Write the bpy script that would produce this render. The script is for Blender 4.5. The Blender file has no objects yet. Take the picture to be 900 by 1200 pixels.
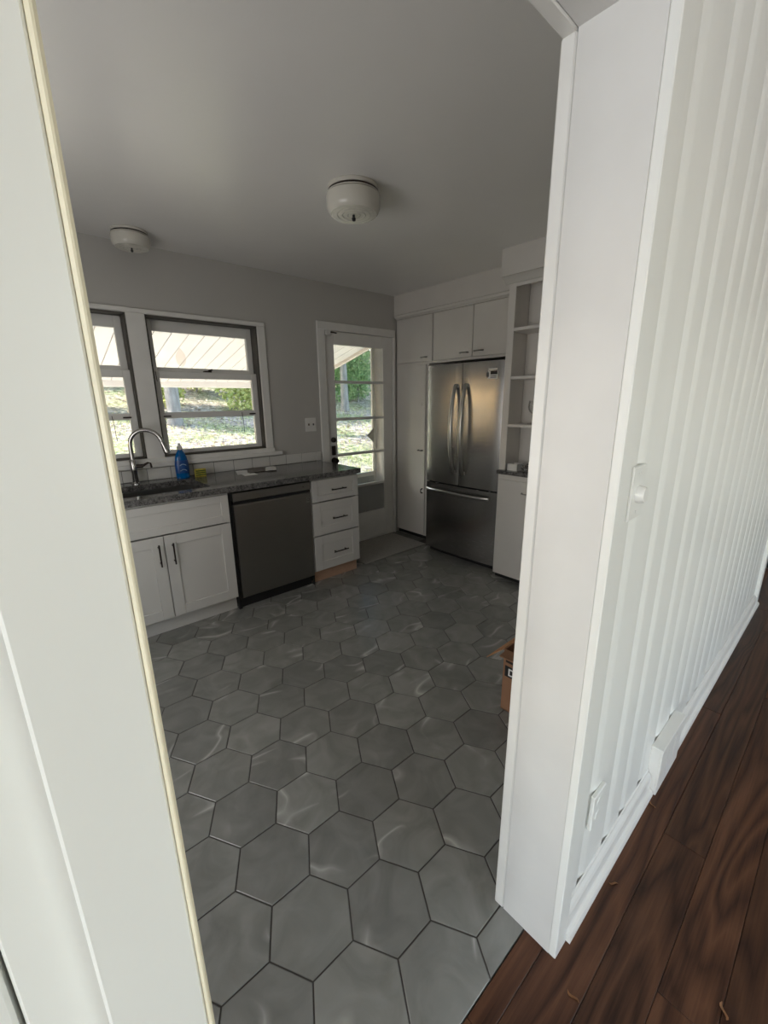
import bpy, bmesh, math, random
from mathutils import Vector, Matrix
random.seed(7)
SC = bpy.context.scene
COL = SC.collection
# ------------------------------------------------------------------ camera
def make_camera():
    yaw, pitch, roll = math.radians(41.353), math.radians(-14.94), math.radians(-0.673)
    F = Vector((math.sin(yaw)*math.cos(pitch), math.cos(yaw)*math.cos(pitch), math.sin(pitch)))
    r = Vector((math.cos(yaw), -math.sin(yaw), 0)); u = r.cross(F)
    R = r*math.cos(roll) + u*math.sin(roll); U = -r*math.sin(roll) + u*math.cos(roll)
    cd = bpy.data.cameras.new('camera'); cam = bpy.data.objects.new('camera', cd); COL.objects.link(cam)
    m = Matrix((R, U, -F)).transposed().to_4x4(); m.translation = Vector((-3.1215, -3.3592, 1.4549))
    cam.matrix_world = m
    cd.sensor_fit = 'VERTICAL'; cd.sensor_height = 36.0; cd.sensor_width = 27.0
    cd.lens = 492.365/1200*36.0; cd.clip_start = 0.02; cd.clip_end = 300
    SC.camera = cam
make_camera()
# ------------------------------------------------------------------ world, sun, window daylight, kitchen fill, exposure
EXPOSURE = 0.0
SUN = 23.0; SKY = 1.15; DINING = 0.53; KITCHEN_FILL = 14.5
w = bpy.data.worlds.new('world'); SC.world = w; w.use_nodes = True
nt = w.node_tree; nt.nodes.clear()
sky = nt.nodes.new('ShaderNodeTexSky'); sky.sky_type = 'NISHITA'; sky.sun_disc = False
sky.sun_elevation = math.radians(28); sky.sun_rotation = math.radians(-56); sky.air_density = 1.2; sky.dust_density = 1.5
bg = nt.nodes.new('ShaderNodeBackground'); bg.inputs['Strength'].default_value = SKY
wo = nt.nodes.new('ShaderNodeOutputWorld')
nt.links.new(sky.outputs[0], bg.inputs[0]); nt.links.new(bg.outputs[0], wo.inputs[0])
sl = bpy.data.lights.new('sun', 'SUN'); sl.energy = SUN; sl.angle = math.radians(0.6); sl.color = (1, .96, .90)
so = bpy.data.objects.new('sun', sl); COL.objects.link(so)
so.rotation_euler = Vector((0.70, -0.46, -0.44)).to_track_quat('-Z', 'Y').to_euler()
def area(name, loc, to, sx, sy, power, color):
    l = bpy.data.lights.new(name, 'AREA'); l.shape = 'RECTANGLE'; l.size = sx; l.size_y = sy; l.energy = power; l.color = color
    o = bpy.data.objects.new(name, l); COL.objects.link(o); o.location = loc
    o.rotation_euler = (Vector(to)-Vector(loc)).to_track_quat('-Z', 'Y').to_euler()
    return o
# daylight at the two windows of the dining room, behind the camera
area('daylight_rear_window', (-1.1, -7.30, 1.45), (-1.1, 0, 1.45), 2.6, 1.5, 85*DINING, (1.0, .98, .95))
# added fill light at the unseen end wall, brightens ceiling and right-hand cabinets
area('kitchen_fill_light', (-3.80, -1.75, 1.21), (0, -1.75, 2.21), 1.2, 1.0, KITCHEN_FILL, (1.0, .98, .96))
area('daylight_side_window', (-8.10, -4.80, 1.20), (0, -4.80, 1.20), 2.2, 1.5, 290*DINING, (.87, .93, 1.0))
vs = SC.view_settings
vs.view_transform = 'Standard'; vs.look = 'None'; vs.gamma = 1; vs.use_curve_mapping = False; vs.exposure = EXPOSURE
SC.cycles.use_denoising = True
SC.cycles.max_bounces = 12; SC.cycles.diffuse_bounces = 7; SC.cycles.glossy_bounces = 4
SC.cycles.transparent_max_bounces = 16; SC.cycles.transmission_bounces = 8
SC.cycles.caustics_reflective = False; SC.cycles.caustics_refractive = False
SC.cycles.sample_clamp_indirect = 6.0
# ------------------------------------------------------------------ materials
def srgb(r, g, b):
    f = lambda c: (c/255/12.92) if c/255 <= .04045 else ((c/255+.055)/1.055)**2.4
    return (f(r), f(g), f(b), 1)
def base(name, rough=.5, metal=0, spec=.5):
    m = bpy.data.materials.new(name); m.use_nodes = True
    n = m.node_tree.nodes; b = n['Principled BSDF']
    b.inputs['Roughness'].default_value = rough; b.inputs['Metallic'].default_value = metal
    b.inputs['Specular IOR Level'].default_value = spec
    return m, m.node_tree, b
def node(t, typ, **kw):
    n = t.nodes.new(typ)
    for k, v in kw.items():
        if k in n.inputs: n.inputs[k].default_value = v
        else: setattr(n, k, v)
    return n
def coord(t, scale=(1, 1, 1), rnd=False):
    tc = t.nodes.new('ShaderNodeTexCoord'); mp = t.nodes.new('ShaderNodeMapping')
    mp.inputs['Scale'].default_value = scale
    if rnd:
        oi = t.nodes.new('ShaderNodeObjectInfo')
        mu = t.nodes.new('ShaderNodeVectorMath'); mu.operation = 'MULTIPLY_ADD'
        mu.inputs[1].default_value = (37.0, 53.0, 71.0)
        t.links.new(oi.outputs['Random'], mu.inputs[0]); t.links.new(tc.outputs['Object'], mu.inputs[2])
        t.links.new(mu.outputs[0], mp.inputs[0]); return mp.outputs[0], oi
    t.links.new(tc.outputs['Object'], mp.inputs[0]); return mp.outputs[0]
def ramp(t, fac, stops, interp='LINEAR'):
    r = t.nodes.new('ShaderNodeValToRGB'); r.color_ramp.interpolation = interp
    e = r.color_ramp.elements
    e[0].position, e[0].color = stops[0]; e[1].position, e[1].color = stops[-1]
    for p, c in stops[1:-1]:
        x = e.new(p); x.color = c
    t.links.new(fac, r.inputs[0]); return r.outputs[0]
def bump(t, b, h, strength, dist=.01):
    bn = t.nodes.new('ShaderNodeBump'); bn.inputs['Strength'].default_value = strength; bn.inputs['Distance'].default_value = dist
    t.links.new(h, bn.inputs['Height']); t.links.new(bn.outputs[0], b.inputs['Normal'])
def plain(name, col, rough=.5, metal=0, var=.06, scale=6, bscale=0, bstr=.1, spec=.5, stretch=(1, 1, 1)):
    m, t, b = base(name, rough, metal, spec)
    v = coord(t, stretch)
    n = node(t, 'ShaderNodeTexNoise', Scale=scale, Detail=4.0); t.links.new(v, n.inputs['Vector'])
    d = tuple(c*(1-var) for c in col[:3])+(1,); l = tuple(min(1, c*(1+var)) for c in col[:3])+(1,)
    t.links.new(ramp(t, n.outputs['Fac'], [(.3, d), (.7, l)]), b.inputs['Base Color'])
    if bscale:
        n2 = node(t, 'ShaderNodeTexNoise', Scale=bscale, Detail=3.0); t.links.new(v, n2.inputs['Vector'])
        bump(t, b, n2.outputs['Fac'], bstr, .004)
    return m
def glass(name, tint=(1, 1, 1, 1), refl=1.0):
    m = bpy.data.materials.new(name); m.use_nodes = True; t = m.node_tree; t.nodes.clear()
    o = t.nodes.new('ShaderNodeOutputMaterial'); mx = t.nodes.new('ShaderNodeMixShader')
    tr = t.nodes.new('ShaderNodeBsdfTransparent'); tr.inputs[0].default_value = tint
    gl = t.nodes.new('ShaderNodeBsdfGlossy'); gl.inputs['Roughness'].default_value = .02
    fr = t.nodes.new('ShaderNodeFresnel'); fr.inputs[0].default_value = 1.45
    mul = t.nodes.new('ShaderNodeMath'); mul.operation = 'MULTIPLY'; mul.inputs[1].default_value = refl
    t.links.new(fr.outputs[0], mul.inputs[0]); t.links.new(mul.outputs[0], mx.inputs[0])
    t.links.new(tr.outputs[0], mx.inputs[1]); t.links.new(gl.outputs[0], mx.inputs[2]); t.links.new(mx.outputs[0], o.inputs[0])
    return m
def tile_mat():
    m, t, b = base('hex_tile', .22, 0, .85)
    v, oi = coord(t, (1, 1, 1), True)
    n = node(t, 'ShaderNodeTexNoise', Scale=7.0, Detail=6.0, Distortion=1.2); t.links.new(v, n.inputs['Vector'])
    c1 = ramp(t, n.outputs['Fac'], [(.3, (.205, .207, .192, 1)), (.55, (.258, .259, .243, 1)), (.75, (.30, .30, .282, 1))])
    v2, _ = coord(t, (1.0, 1.7, 1), True)
    n2 = node(t, 'ShaderNodeTexNoise', Scale=2.2, Detail=1.5, Distortion=.35); t.links.new(v2, n2.inputs['Vector'])
    sb = node(t, 'ShaderNodeMath', operation='SUBTRACT'); sb.inputs[1].default_value = .5; t.links.new(n2.outputs['Fac'], sb.inputs[0])
    ab = node(t, 'ShaderNodeMath', operation='ABSOLUTE'); t.links.new(sb.outputs[0], ab.inputs[0])
    vein = ramp(t, ab.outputs[0], [(0.0, (1, 1, 1, 1)), (.009, (.45, .45, .45, 1)), (.026, (0, 0, 0, 1))])
    n3 = node(t, 'ShaderNodeTexNoise', Scale=4.0, Detail=1.0); t.links.new(v, n3.inputs['Vector'])
    msk = ramp(t, n3.outputs['Fac'], [(.49, (0, 0, 0, 1)), (.63, (.75, .75, .75, 1))])
    mm = node(t, 'ShaderNodeMath', operation='MULTIPLY'); t.links.new(vein, mm.inputs[0]); t.links.new(msk, mm.inputs[1])
    mix = t.nodes.new('ShaderNodeMixRGB'); mix.inputs[2].default_value = (.60, .59, .56, 1)
    t.links.new(mm.outputs[0], mix.inputs[0]); t.links.new(c1, mix.inputs[1])
    hv = t.nodes.new('ShaderNodeHueSaturation')
    mr = node(t, 'ShaderNodeMapRange'); mr.inputs[3].default_value = .86; mr.inputs[4].default_value = 1.12
    t.links.new(oi.outputs['Random'], mr.inputs[0]); t.links.new(mr.outputs[0], hv.inputs['Value']); t.links.new(mix.outputs[0], hv.inputs['Color'])
    t.links.new(hv.outputs[0], b.inputs['Base Color'])
    n4 = node(t, 'ShaderNodeTexNoise', Scale=60.0, Detail=3.0); t.links.new(v, n4.inputs['Vector'])
    bump(t, b, n4.outputs['Fac'], .08, .004)
    return m
def wood_mat():
    m, t, b = base('oak_floor', .40, 0, .30)
    v, oi = coord(t, (.75, 7.0, 7.0), True)
    n = node(t, 'ShaderNodeTexNoise', Scale=1.0, Detail=2.0, Roughness=.45, Distortion=.5); t.links.new(v, n.inputs['Vector'])
    mu = node(t, 'ShaderNodeMath', operation='MULTIPLY'); mu.inputs[1].default_value = 17.0; t.links.new(n.outputs['Fac'], mu.inputs[0])
    pp = node(t, 'ShaderNodeMath', operation='PINGPONG'); pp.inputs[1].default_value = 1.0; t.links.new(mu.outputs[0], pp.inputs[0])
    v2, _ = coord(t, (4.0, 130, 130), True)
    n2 = node(t, 'ShaderNodeTexNoise', Scale=1.0, Detail=5.0, Roughness=.7); t.links.new(v2, n2.inputs['Vector'])
    ad = t.nodes.new('ShaderNodeMixRGB'); ad.inputs[0].default_value = .62
    t.links.new(pp.outputs[0], ad.inputs[1]); t.links.new(n2.outputs['Fac'], ad.inputs[2])
    c = ramp(t, ad.outputs[0], [(.26, (.026, .009, .0045, 1)), (.42, (.060, .023, .0115, 1)), (.58, (.088, .036, .018, 1)), (.8, (.13, .056, .029, 1))])
    hv = t.nodes.new('ShaderNodeHueSaturation')
    mr = node(t, 'ShaderNodeMapRange'); mr.inputs[3].default_value = .62; mr.inputs[4].default_value = 1.25
    t.links.new(oi.outputs['Random'], mr.inputs[0]); t.links.new(mr.outputs[0], hv.inputs['Value']); t.links.new(c, hv.inputs['Color'])
    t.links.new(hv.outputs[0], b.inputs['Base Color'])
    bump(t, b, ad.outputs[0], .10, .002)
    return m
def granite_mat():
    m, t, b = base('granite', .12, 0, .5)
    v = coord(t)
    n = node(t, 'ShaderNodeTexNoise', Scale=55.0, Detail=5.0, Roughness=.7); t.links.new(v, n.inputs['Vector'])
    vo = node(t, 'ShaderNodeTexVoronoi', Scale=140.0); t.links.new(v, vo.inputs['Vector'])
    c1 = ramp(t, n.outputs['Fac'], [(.36, (.012, .012, .012, 1)), (.48, (.08, .078, .075, 1)), (.58, (.17, .165, .16, 1)), (.68, (.33, .32, .31, 1))])
    c2 = ramp(t, vo.outputs['Color'], [(.2, (.02, .02, .02, 1)), (.8, (.26, .25, .24, 1))])
    mx = t.nodes.new('ShaderNodeMixRGB'); mx.inputs[0].default_value = .35
    t.links.new(c1, mx.inputs[1]); t.links.new(c2, mx.inputs[2]); t.links.new(mx.outputs[0], b.inputs['Base Color'])
    return m
def steel_mat(name, col, rough=.3, vert=False):
    m, t, b = base(name, rough, 1.0)
    v = coord(t, (4, 4, 220) if not vert else (220, 220, 4))
    n = node(t, 'ShaderNodeTexNoise', Scale=3.0, Detail=3.0); t.links.new(v, n.inputs['Vector'])
    t.links.new(ramp(t, n.outputs['Fac'], [(.3, tuple(c*.94 for c in col)+(1,)), (.7, tuple(c*1.05 for c in col)+(1,))]), b.inputs['Base Color'])
    b.inputs['Anisotropic'].default_value = .6
    tg = t.nodes.new('ShaderNodeTangent'); tg.direction_type = 'RADIAL'; tg.axis = 'Z'
    t.links.new(tg.outputs[0], b.inputs['Tangent'])
    mr = node(t, 'ShaderNodeMapRange'); mr.inputs[3].default_value = rough*.85; mr.inputs[4].default_value = rough*1.2
    t.links.new(n.outputs['Fac'], mr.inputs[0]); t.links.new(mr.outputs[0], b.inputs['Roughness'])
    return m
def ground_mat():
    m, t, b = base('yard_ground', .95, 0, .1)
    v = coord(t)
    n = node(t, 'ShaderNodeTexNoise', Scale=9.0, Detail=8.0, Roughness=.75); t.links.new(v, n.inputs['Vector'])
    n2 = node(t, 'ShaderNodeTexNoise', Scale=.8, Detail=4.0); t.links.new(v, n2.inputs['Vector'])
    c1 = ramp(t, n.outputs['Fac'], [(.36, (.06, .065, .03, 1)), (.5, (.21, .22, .12, 1)), (.64, (.50, .48, .33, 1))])
    c2 = ramp(t, n.outputs['Fac'], [(.36, (.10, .075, .06, 1)), (.5, (.30, .25, .22, 1)), (.64, (.62, .55, .50, 1))])
    mx = t.nodes.new('ShaderNodeMixRGB'); t.links.new(ramp(t, n2.outputs['Fac'], [(.40, (0, 0, 0, 1)), (.60, (1, 1, 1, 1))]), mx.inputs[0])
    t.links.new(c1, mx.inputs[1]); t.links.new(c2, mx.inputs[2]); t.links.new(mx.outputs[0], b.inputs['Base Color'])
    bump(t, b, n.outputs['Fac'], .6, .05)
    return m
def leaf_mat(name, a, c):
    m = bpy.data.materials.new(name); m.use_nodes = True; t = m.node_tree; t.nodes.clear()
    g = t.nodes.new('ShaderNodeNewGeometry'); o = t.nodes.new('ShaderNodeOutputMaterial')
    d = t.nodes.new('ShaderNodeBsdfDiffuse'); tr = t.nodes.new('ShaderNodeBsdfTranslucent'); mx = t.nodes.new('ShaderNodeMixShader'); mx.inputs[0].default_value = .45
    col = ramp(t, g.outputs['Random Per Island'], [(0, a), (1, c)])
    t.links.new(col, d.inputs[0]); t.links.new(col, tr.inputs[0])
    t.links.new(d.outputs[0], mx.inputs[1]); t.links.new(tr.outputs[0], mx.inputs[2]); t.links.new(mx.outputs[0], o.inputs[0])
    return m
M = {}
M['wall'] = plain('kitchen_wall_paint', (.50, .488, .462, 1), .5, var=.02, scale=2, bscale=90, bstr=.06)
M['ceil'] = plain('ceiling_paint', (.80, .785, .765, 1), .30, var=.02, scale=2, bscale=70, bstr=.05)
M['trim'] = plain('white_gloss_trim', (.76, .75, .72, 1), .35, var=.03, scale=9, bscale=30, bstr=.05)
M['board'] = plain('painted_bead_board', (.80, .80, .77, 1), .33, var=.03, scale=5, bscale=40, bstr=.06, stretch=(1, 1, .3))
M['liner'] = plain('shaded_window_track', (.085, .078, .068, 1), .6, var=.1)  # dark weatherstrip colour with the shade of the unlit recess painted in
M['jamb'] = plain('dimmed_jamb_paint', (.66, .65, .63, 1), .42, var=.03, scale=7, bscale=30, bstr=.05)  # greyer than the trim, weaker light on the jamb is put into the colour
M['edge'] = plain('cream_edge_paint', (.78, .72, .55, 1), .5, var=.06, scale=12)
M['cab'] = plain('white_cabinet', (.62, .605, .58, 1), .38, var=.02, scale=4)
M['cabold'] = plain('old_cabinet_paint', (.70, .67, .63, 1), .30, var=.04, scale=3, bscale=25, bstr=.05)
M['dark'] = plain('dark_gap', (.012, .012, .012, 1), .7)
M['bronze'] = plain('dark_bronze', (.055, .045, .04, 1), .32, .9)
M['nickel'] = plain('brushed_nickel', (.42, .41, .39, 1), .28, 1.0)
M['chrome'] = plain('dark_chrome', (.48, .47, .455, 1), .16, 1.0)
M['steel'] = steel_mat('stainless_steel', (.39, .382, .375), .25)
M['dwsteel'] = steel_mat('dark_stainless', (.30, .29, .27), .34)
M['sinksteel'] = steel_mat('sink_steel', (.45, .45, .44), .30)
M['black'] = plain('black_plastic', (.015, .015, .016, 1), .4)
M['grey'] = plain('grey_plastic', (.10, .10, .10, 1), .5)
M['plast'] = plain('white_plastic', (.78, .77, .74, 1), .35, var=.02)
M['paper'] = plain('paper', (.80, .79, .77, 1), .7, var=.05, scale=30)
M['paperdk'] = plain('printed_paper', (.16, .14, .12, 1), .5, var=.5, scale=40)
M['card'] = plain('cardboard', (.30, .155, .085, 1), .8, var=.10, scale=14)
M['cardin'] = plain('cardboard_inside', (.42, .20, .09, 1), .8, var=.08, scale=14)
M['ply'] = plain('bare_plywood', (.52, .33, .23, 1), .7, var=.12, scale=20, stretch=(1, 6, 20))
M['rug'] = plain('grey_mat_weave', (.36, .345, .32, 1), .95, var=.25, scale=160, bscale=220, bstr=.6)
M['grout'] = plain('grout', (.060, .055, .050, 1), .9, var=.15, scale=20)
M['tilegrout'] = plain('wall_grout', (.10, .095, .09, 1), .9)
M['btile'] = plain('white_wall_tile', (.70, .69, .66, 1), .18, var=.02)
M['tile'] = tile_mat(); M['wood'] = wood_mat(); M['granite'] = granite_mat()
M['glass'] = glass('window_glass', (.97, .98, .97, 1), .8)
M['clear'] = glass('clear_glass', (.96, .96, .95, 1), .5)
M['frost'] = plain('milk_glass', (.62, .60, .54, 1), .22, var=.03)
M['lens'] = plain('ribbed_glass_lens', (.60, .58, .52, 1), .08, var=.10, scale=22, bscale=30, bstr=.35)
M['soap'] = plain('blue_soap', (.0, .12, .38, 1), .12, var=.15, scale=10)
M['soaplabel'] = plain('soap_label', (.01, .07, .26, 1), .3, var=.3, scale=40)
M['soapwhite'] = plain('pale_label_print', (.45, .62, .78, 1), .3)
M['sponge'] = plain('yellow_sponge', (.50, .42, .06, 1), .95, var=.3, scale=60, bscale=120, bstr=.6)
M['spongegreen'] = plain('green_scour_pad', (.05, .10, .03, 1), .95, var=.3, scale=90)
M['bag'] = glass('plastic_film', (.86, .86, .85, 1), 3.0)
M['ground'] = ground_mat()
M['porch'] = plain('white_porch_board', (.82, .785, .775, 1), .6, var=.04, scale=3)
M['fascia'] = plain('porch_fascia', (.70, .62, .56, 1), .6)
M['bark'] = plain('grey_bark', (.20, .185, .17, 1), .9, var=.3, scale=12, stretch=(1, 1, .2), bscale=20, bstr=.5)
M['leafA'] = leaf_mat('leaf_yellow_green', (.26, .33, .09, 1), (.66, .66, .32, 1))
M['leafB'] = leaf_mat('leaf_green', (.10, .22, .08, 1), (.40, .54, .26, 1))
M['leafC'] = leaf_mat('leaf_pale_pink', (.42, .38, .28, 1), (.76, .70, .58, 1))
M['leafD'] = leaf_mat('fallen_leaves', (.12, .08, .05, 1), (.62, .53, .45, 1))
M['bounce_slab'] = plain('bounce_concrete', (.58, .57, .56, 1), .8, var=.06, scale=3)
M['storm'] = plain('storm_door_grey', (.34, .345, .335, 1), .5, var=.05)
M['brick'] = plain('exterior_wall', (.45, .42, .38, 1), .8)
M['stain'] = glass('film_mark', (.94, .91, .89, 1), .2)
M['leafcurl'] = plain('dry_leaf', (.36, .18, .08, 1), .7, var=.2, scale=40)
# ------------------------------------------------------------------ mesh helpers
def box(bm, x0, x1, y0, y1, z0, z1, bev=0, seg=1):
    x0, x1 = sorted((x0, x1)); y0, y1 = sorted((y0, y1)); z0, z1 = sorted((z0, z1))
    r = bmesh.ops.create_cube(bm, size=1)
    for v in r['verts']:
        v.co = Vector(((x0+x1)/2+v.co.x*(x1-x0), (y0+y1)/2+v.co.y*(y1-y0), (z0+z1)/2+v.co.z*(z1-z0)))
    if bev:
        es = {e for v in r['verts'] for e in v.link_edges}
        bmesh.ops.bevel(bm, geom=list(es), offset=bev, segments=seg, affect='EDGES', profile=.6)
    return bm
def B(*a, **k): return box(bmesh.new(), *a, **k)
def prism(bm, pts, axis, a, b):
    """extrude a 2D polygon along an axis; pts are the other two coordinates in xyz order"""
    def mk(p, t):
        q = list(p); q.insert(axis, t); return bm.verts.new(q)
    va = [mk(p, a) for p in pts]; vb = [mk(p, b) for p in pts]; n = len(pts)
    for i in range(n): bm.faces.new((va[i], va[(i+1) % n], vb[(i+1) % n], vb[i]))
    bm.faces.new(va[::-1]); bm.faces.new(vb)
    bmesh.ops.recalc_face_normals(bm, faces=bm.faces); return bm
def lathe(bm, prof, c=(0, 0, 0), n=28, axis='Z'):
    rings = []
    for r, z in prof:
        ring = []
        for i in range(n):
            a = 2*math.pi*i/n; p = (r*math.cos(a), r*math.sin(a), z)
            if axis == 'Y': p = (p[0], p[2], p[1])
            if axis == 'X': p = (p[2], p[0], p[1])
            ring.append(bm.verts.new((c[0]+p[0], c[1]+p[1], c[2]+p[2])))
        rings.append(ring)
    for a, b in zip(rings, rings[1:]):
        for i in range(n): bm.faces.new((a[i], a[(i+1) % n], b[(i+1) % n], b[i]))
    for ring in (rings[0], rings[-1]):
        try: bm.faces.new(ring)
        except Exception: pass
    bmesh.ops.recalc_face_normals(bm, faces=bm.faces); return bm
def tube(bm, pts, rad, n=10, sc=(1, 1)):
    pts = [Vector(p) for p in pts]; rings = []
    rads = rad if isinstance(rad, (list, tuple)) else [rad]*len(pts)
    up = None
    for i, p in enumerate(pts):
        d = (pts[min(i+1, len(pts)-1)]-pts[max(i-1, 0)]).normalized()
        if up is None:
            up = Vector((0, 0, 1)) if abs(d.z) < .9 else Vector((1, 0, 0))
        s = d.cross(up).normalized(); up = s.cross(d).normalized()
        rings.append([bm.verts.new(p+s*math.cos(2*math.pi*k/n)*rads[i]*sc[0]+up*math.sin(2*math.pi*k/n)*rads[i]*sc[1]) for k in range(n)])
    for a, b in zip(rings, rings[1:]):
        for i in range(n): bm.faces.new((a[i], a[(i+1) % n], b[(i+1) % n], b[i]))
    bm.faces.new(rings[0]); bm.faces.new(rings[-1])
    bmesh.ops.recalc_face_normals(bm, faces=bm.faces); return bm
def link(name, mesh, mat, parent=None):
    o = bpy.data.objects.new(name, mesh); COL.objects.link(o)
    if mat and not mesh.materials: mesh.materials.append(M[mat])
    if parent: o.parent = parent
    return o
def root_of(o):
    while o.parent: o = o.parent
    return o
def obj(name, bm, mat, parent=None, smooth=False):
    """bm is in world coordinates; parts are stored relative to their thing's base"""
    if parent is not None:
        off = Vector((0, 0, 0)); q = parent
        while q: off += q.location; q = q.parent
        bmesh.ops.translate(bm, verts=bm.verts, vec=-off)
    me = bpy.data.meshes.new(name); bm.to_mesh(me); bm.free()
    if smooth:
        for p in me.polygons: p.use_smooth = True
        try: me.set_sharp_from_angle(angle=math.radians(38))
        except Exception: pass
    return link(name, me, mat, parent)
def thing(name, loc, label, cat, group=None):
    o = bpy.data.objects.new(name, None); COL.objects.link(o); o.location = loc; o.empty_display_size = .05
    return tag(o, label, cat, group)
def tag(o, label=None, cat=None, group=None, kind=None):
    if label: o['label'] = label
    if cat: o['category'] = cat
    if group: o['group'] = group
    if kind: o['kind'] = kind
    return o
def struct(name, bm, mat, label=None, smooth=False):
    return tag(obj(name, bm, mat, None, smooth), label, None, None, 'structure')
def sroot(name, loc, label=None):
    o = bpy.data.objects.new(name, None); COL.objects.link(o); o.location = loc
    return tag(o, label, None, None, 'structure')
# key levels
H = 2.447; YK = -2.892; YW = -3.05; JR = -2.275; JL = -3.076; JT = 2.06; CF = -.615
# ------------------------------------------------------------------ structure: kitchen shell
XL = -3.80; XR = 0.72
# back wall with two windows and a door
WZ0, WZ1 = 1.071, 2.028
W1 = (-3.215, -2.405); W2 = (-2.292, -1.492); DR = (-.868, -.008); DT = 2.075
b = bmesh.new()
box(b, XL-.15, W1[0], 0, .15, -.2, H+.2); box(b, W1[0], W1[1], 0, .15, -.2, WZ0); box(b, W1[0], W1[1], 0, .15, WZ1, H+.2)
box(b, W1[1], W2[0], 0, .15, -.2, H+.2); box(b, W2[0], W2[1], 0, .15, -.2, WZ0); box(b, W2[0], W2[1], 0, .15, WZ1, H+.2)
box(b, W2[1], DR[0], 0, .15, -.2, H+.2); box(b, DR[0], DR[1], 0, .15, DT, H+.2); box(b, DR[0], DR[1], 0, .15, -.2, -.002); box(b, DR[1], 4.2, 0, .15, -.2, H+.2)
wall_back = struct('wall_back', b, 'wall', 'white painted kitchen wall with windows above the sink')
b = B(XL-.15, XL, YK, 0, 0, .66); box(b, XL-.15, XL, YK, 0, 1.76, H); box(b, XL-.15, XL, YK, -2.40, .66, 1.76); box(b, XL-.15, XL, -1.10, 0, .66, 1.76)
struct('wall_left', b, 'wall', 'white painted kitchen end wall with an added window')
def plain_window(name, lo, hi, axis, w0, label):
    # a fixed window filling the opening lo..hi (along the wall, z), on the outer side of the wall at w0
    r = sroot(name, (0, 0, 0), label)
    def bx3(bm, a0, a1, d0, d1, z0, z1):
        return box(bm, a0, a1, d0, d1, z0, z1) if axis == 0 else box(bm, d0, d1, a0, a1, z0, z1)
    (a0, z0), (a1, z1) = lo, hi; f = .05; bm = bmesh.new()
    bx3(bm, a0, a0+f, w0, w0+.04, z0, z1); bx3(bm, a1-f, a1, w0, w0+.04, z0, z1); bx3(bm, a0+f, a1-f, w0, w0+.04, z0, z0+f); bx3(bm, a0+f, a1-f, w0, w0+.04, z1-f, z1)
    obj('frame', bm, 'trim', r); bm = bmesh.new(); bx3(bm, a0+f, a1-f, w0+.018, w0+.022, z0+f, z1-f); obj('pane', bm, 'glass', r)
plain_window('added_end_window', (-2.40, .66), (-1.10, 1.76), 1, XL-.15, 'added window around the fill light in the kitchen end wall')  # unseen window, made up to give the fill light an opening
b = B(XR, XR+.15, YK, 0, 0, H)
wall_right = struct('wall_right', b, 'wall', 'white wall behind the refrigerator')
b = bmesh.new()
box(b, 0, XR, -1.47, 0, 2.255, H); box(b, -.335, XR, YK, -1.462, 2.275, H)
struct('wall_soffit', b, 'cabold', 'white boxed soffit above the built-in cabinets')
struct('ceiling', B(XL-.15, 4.2, YK-.001, .15, H, H+.2), 'ceil', 'dim off-white kitchen ceiling')
# doorway wall (kitchen side plaster + beadboard on the dining side)
b = bmesh.new()
box(b, -8.3, JL-.018, YW+.022, YK, 0, H+.2); box(b, JR+.018, .70, YW+.022, YK, 0, H+.2); box(b, JL-.018, JR+.018, YW+.022, YK, JT+.018, H+.2)
box(b, 1.62, 4.2, YW+.022, YK, 0, H+.2); box(b, .70, 1.62, YW+.022, YK, 2.06, H+.2)
wall_front = struct('wall_front', b, 'wall', 'white bead board wall around the kitchen doorway')
# dining room shell behind the camera
DY = -7.4; DX0 = -8.2; DX1 = 4.0
b = bmesh.new()
box(b, DX0-.15, DX1+.15, DY-.15, DY, 0, .65); box(b, DX0-.15, DX1+.15, DY-.15, DY, 2.25, H+.2)
box(b, DX0-.15, -2.45, DY-.15, DY, .65, 2.25); box(b, .25, DX1+.15, DY-.15, DY, .65, 2.25)
struct('wall_dining_rear', b, 'board', 'white dining room wall with a wide window')
b = bmesh.new()
box(b, DX0-.15, DX0, DY, YW, 0, .6); box(b, DX0-.15, DX0, DY, YW, 2.1, H+.2); box(b, DX0-.15, DX0, DY, -6.0, .6, 2.1); box(b, DX0-.15, DX0, -3.6, YW, .6, 2.1)
struct('wall_dining_left', b, 'board', 'white dining room side wall with a window')
plain_window('window_4', (-2.45, .65), (.25, 2.25), 0, DY-.15, 'wide window in the dining room rear wall')
plain_window('window_5', (-6.0, .6), (-3.6, 2.1), 1, DX0-.15, 'window in the dining room side wall')
struct('wall_sun_block', B(-9.0, -8.85, YK, 2.2, -.3, H+.2), 'board', 'added outer wall blocking sun beyond the kitchen end window')  # unseen wall, added to stop sun striking the wall outside the end window
struct('wall_dining_right', B(DX1, DX1+.15, DY, 0.15, 0, H+.2), 'board', 'white dining room far wall')
struct('ceiling_dining', B(DX0-.15, DX1+.15, DY-.15, YK-.001, H, H+.2), 'board', 'white dining room ceiling')
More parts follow.
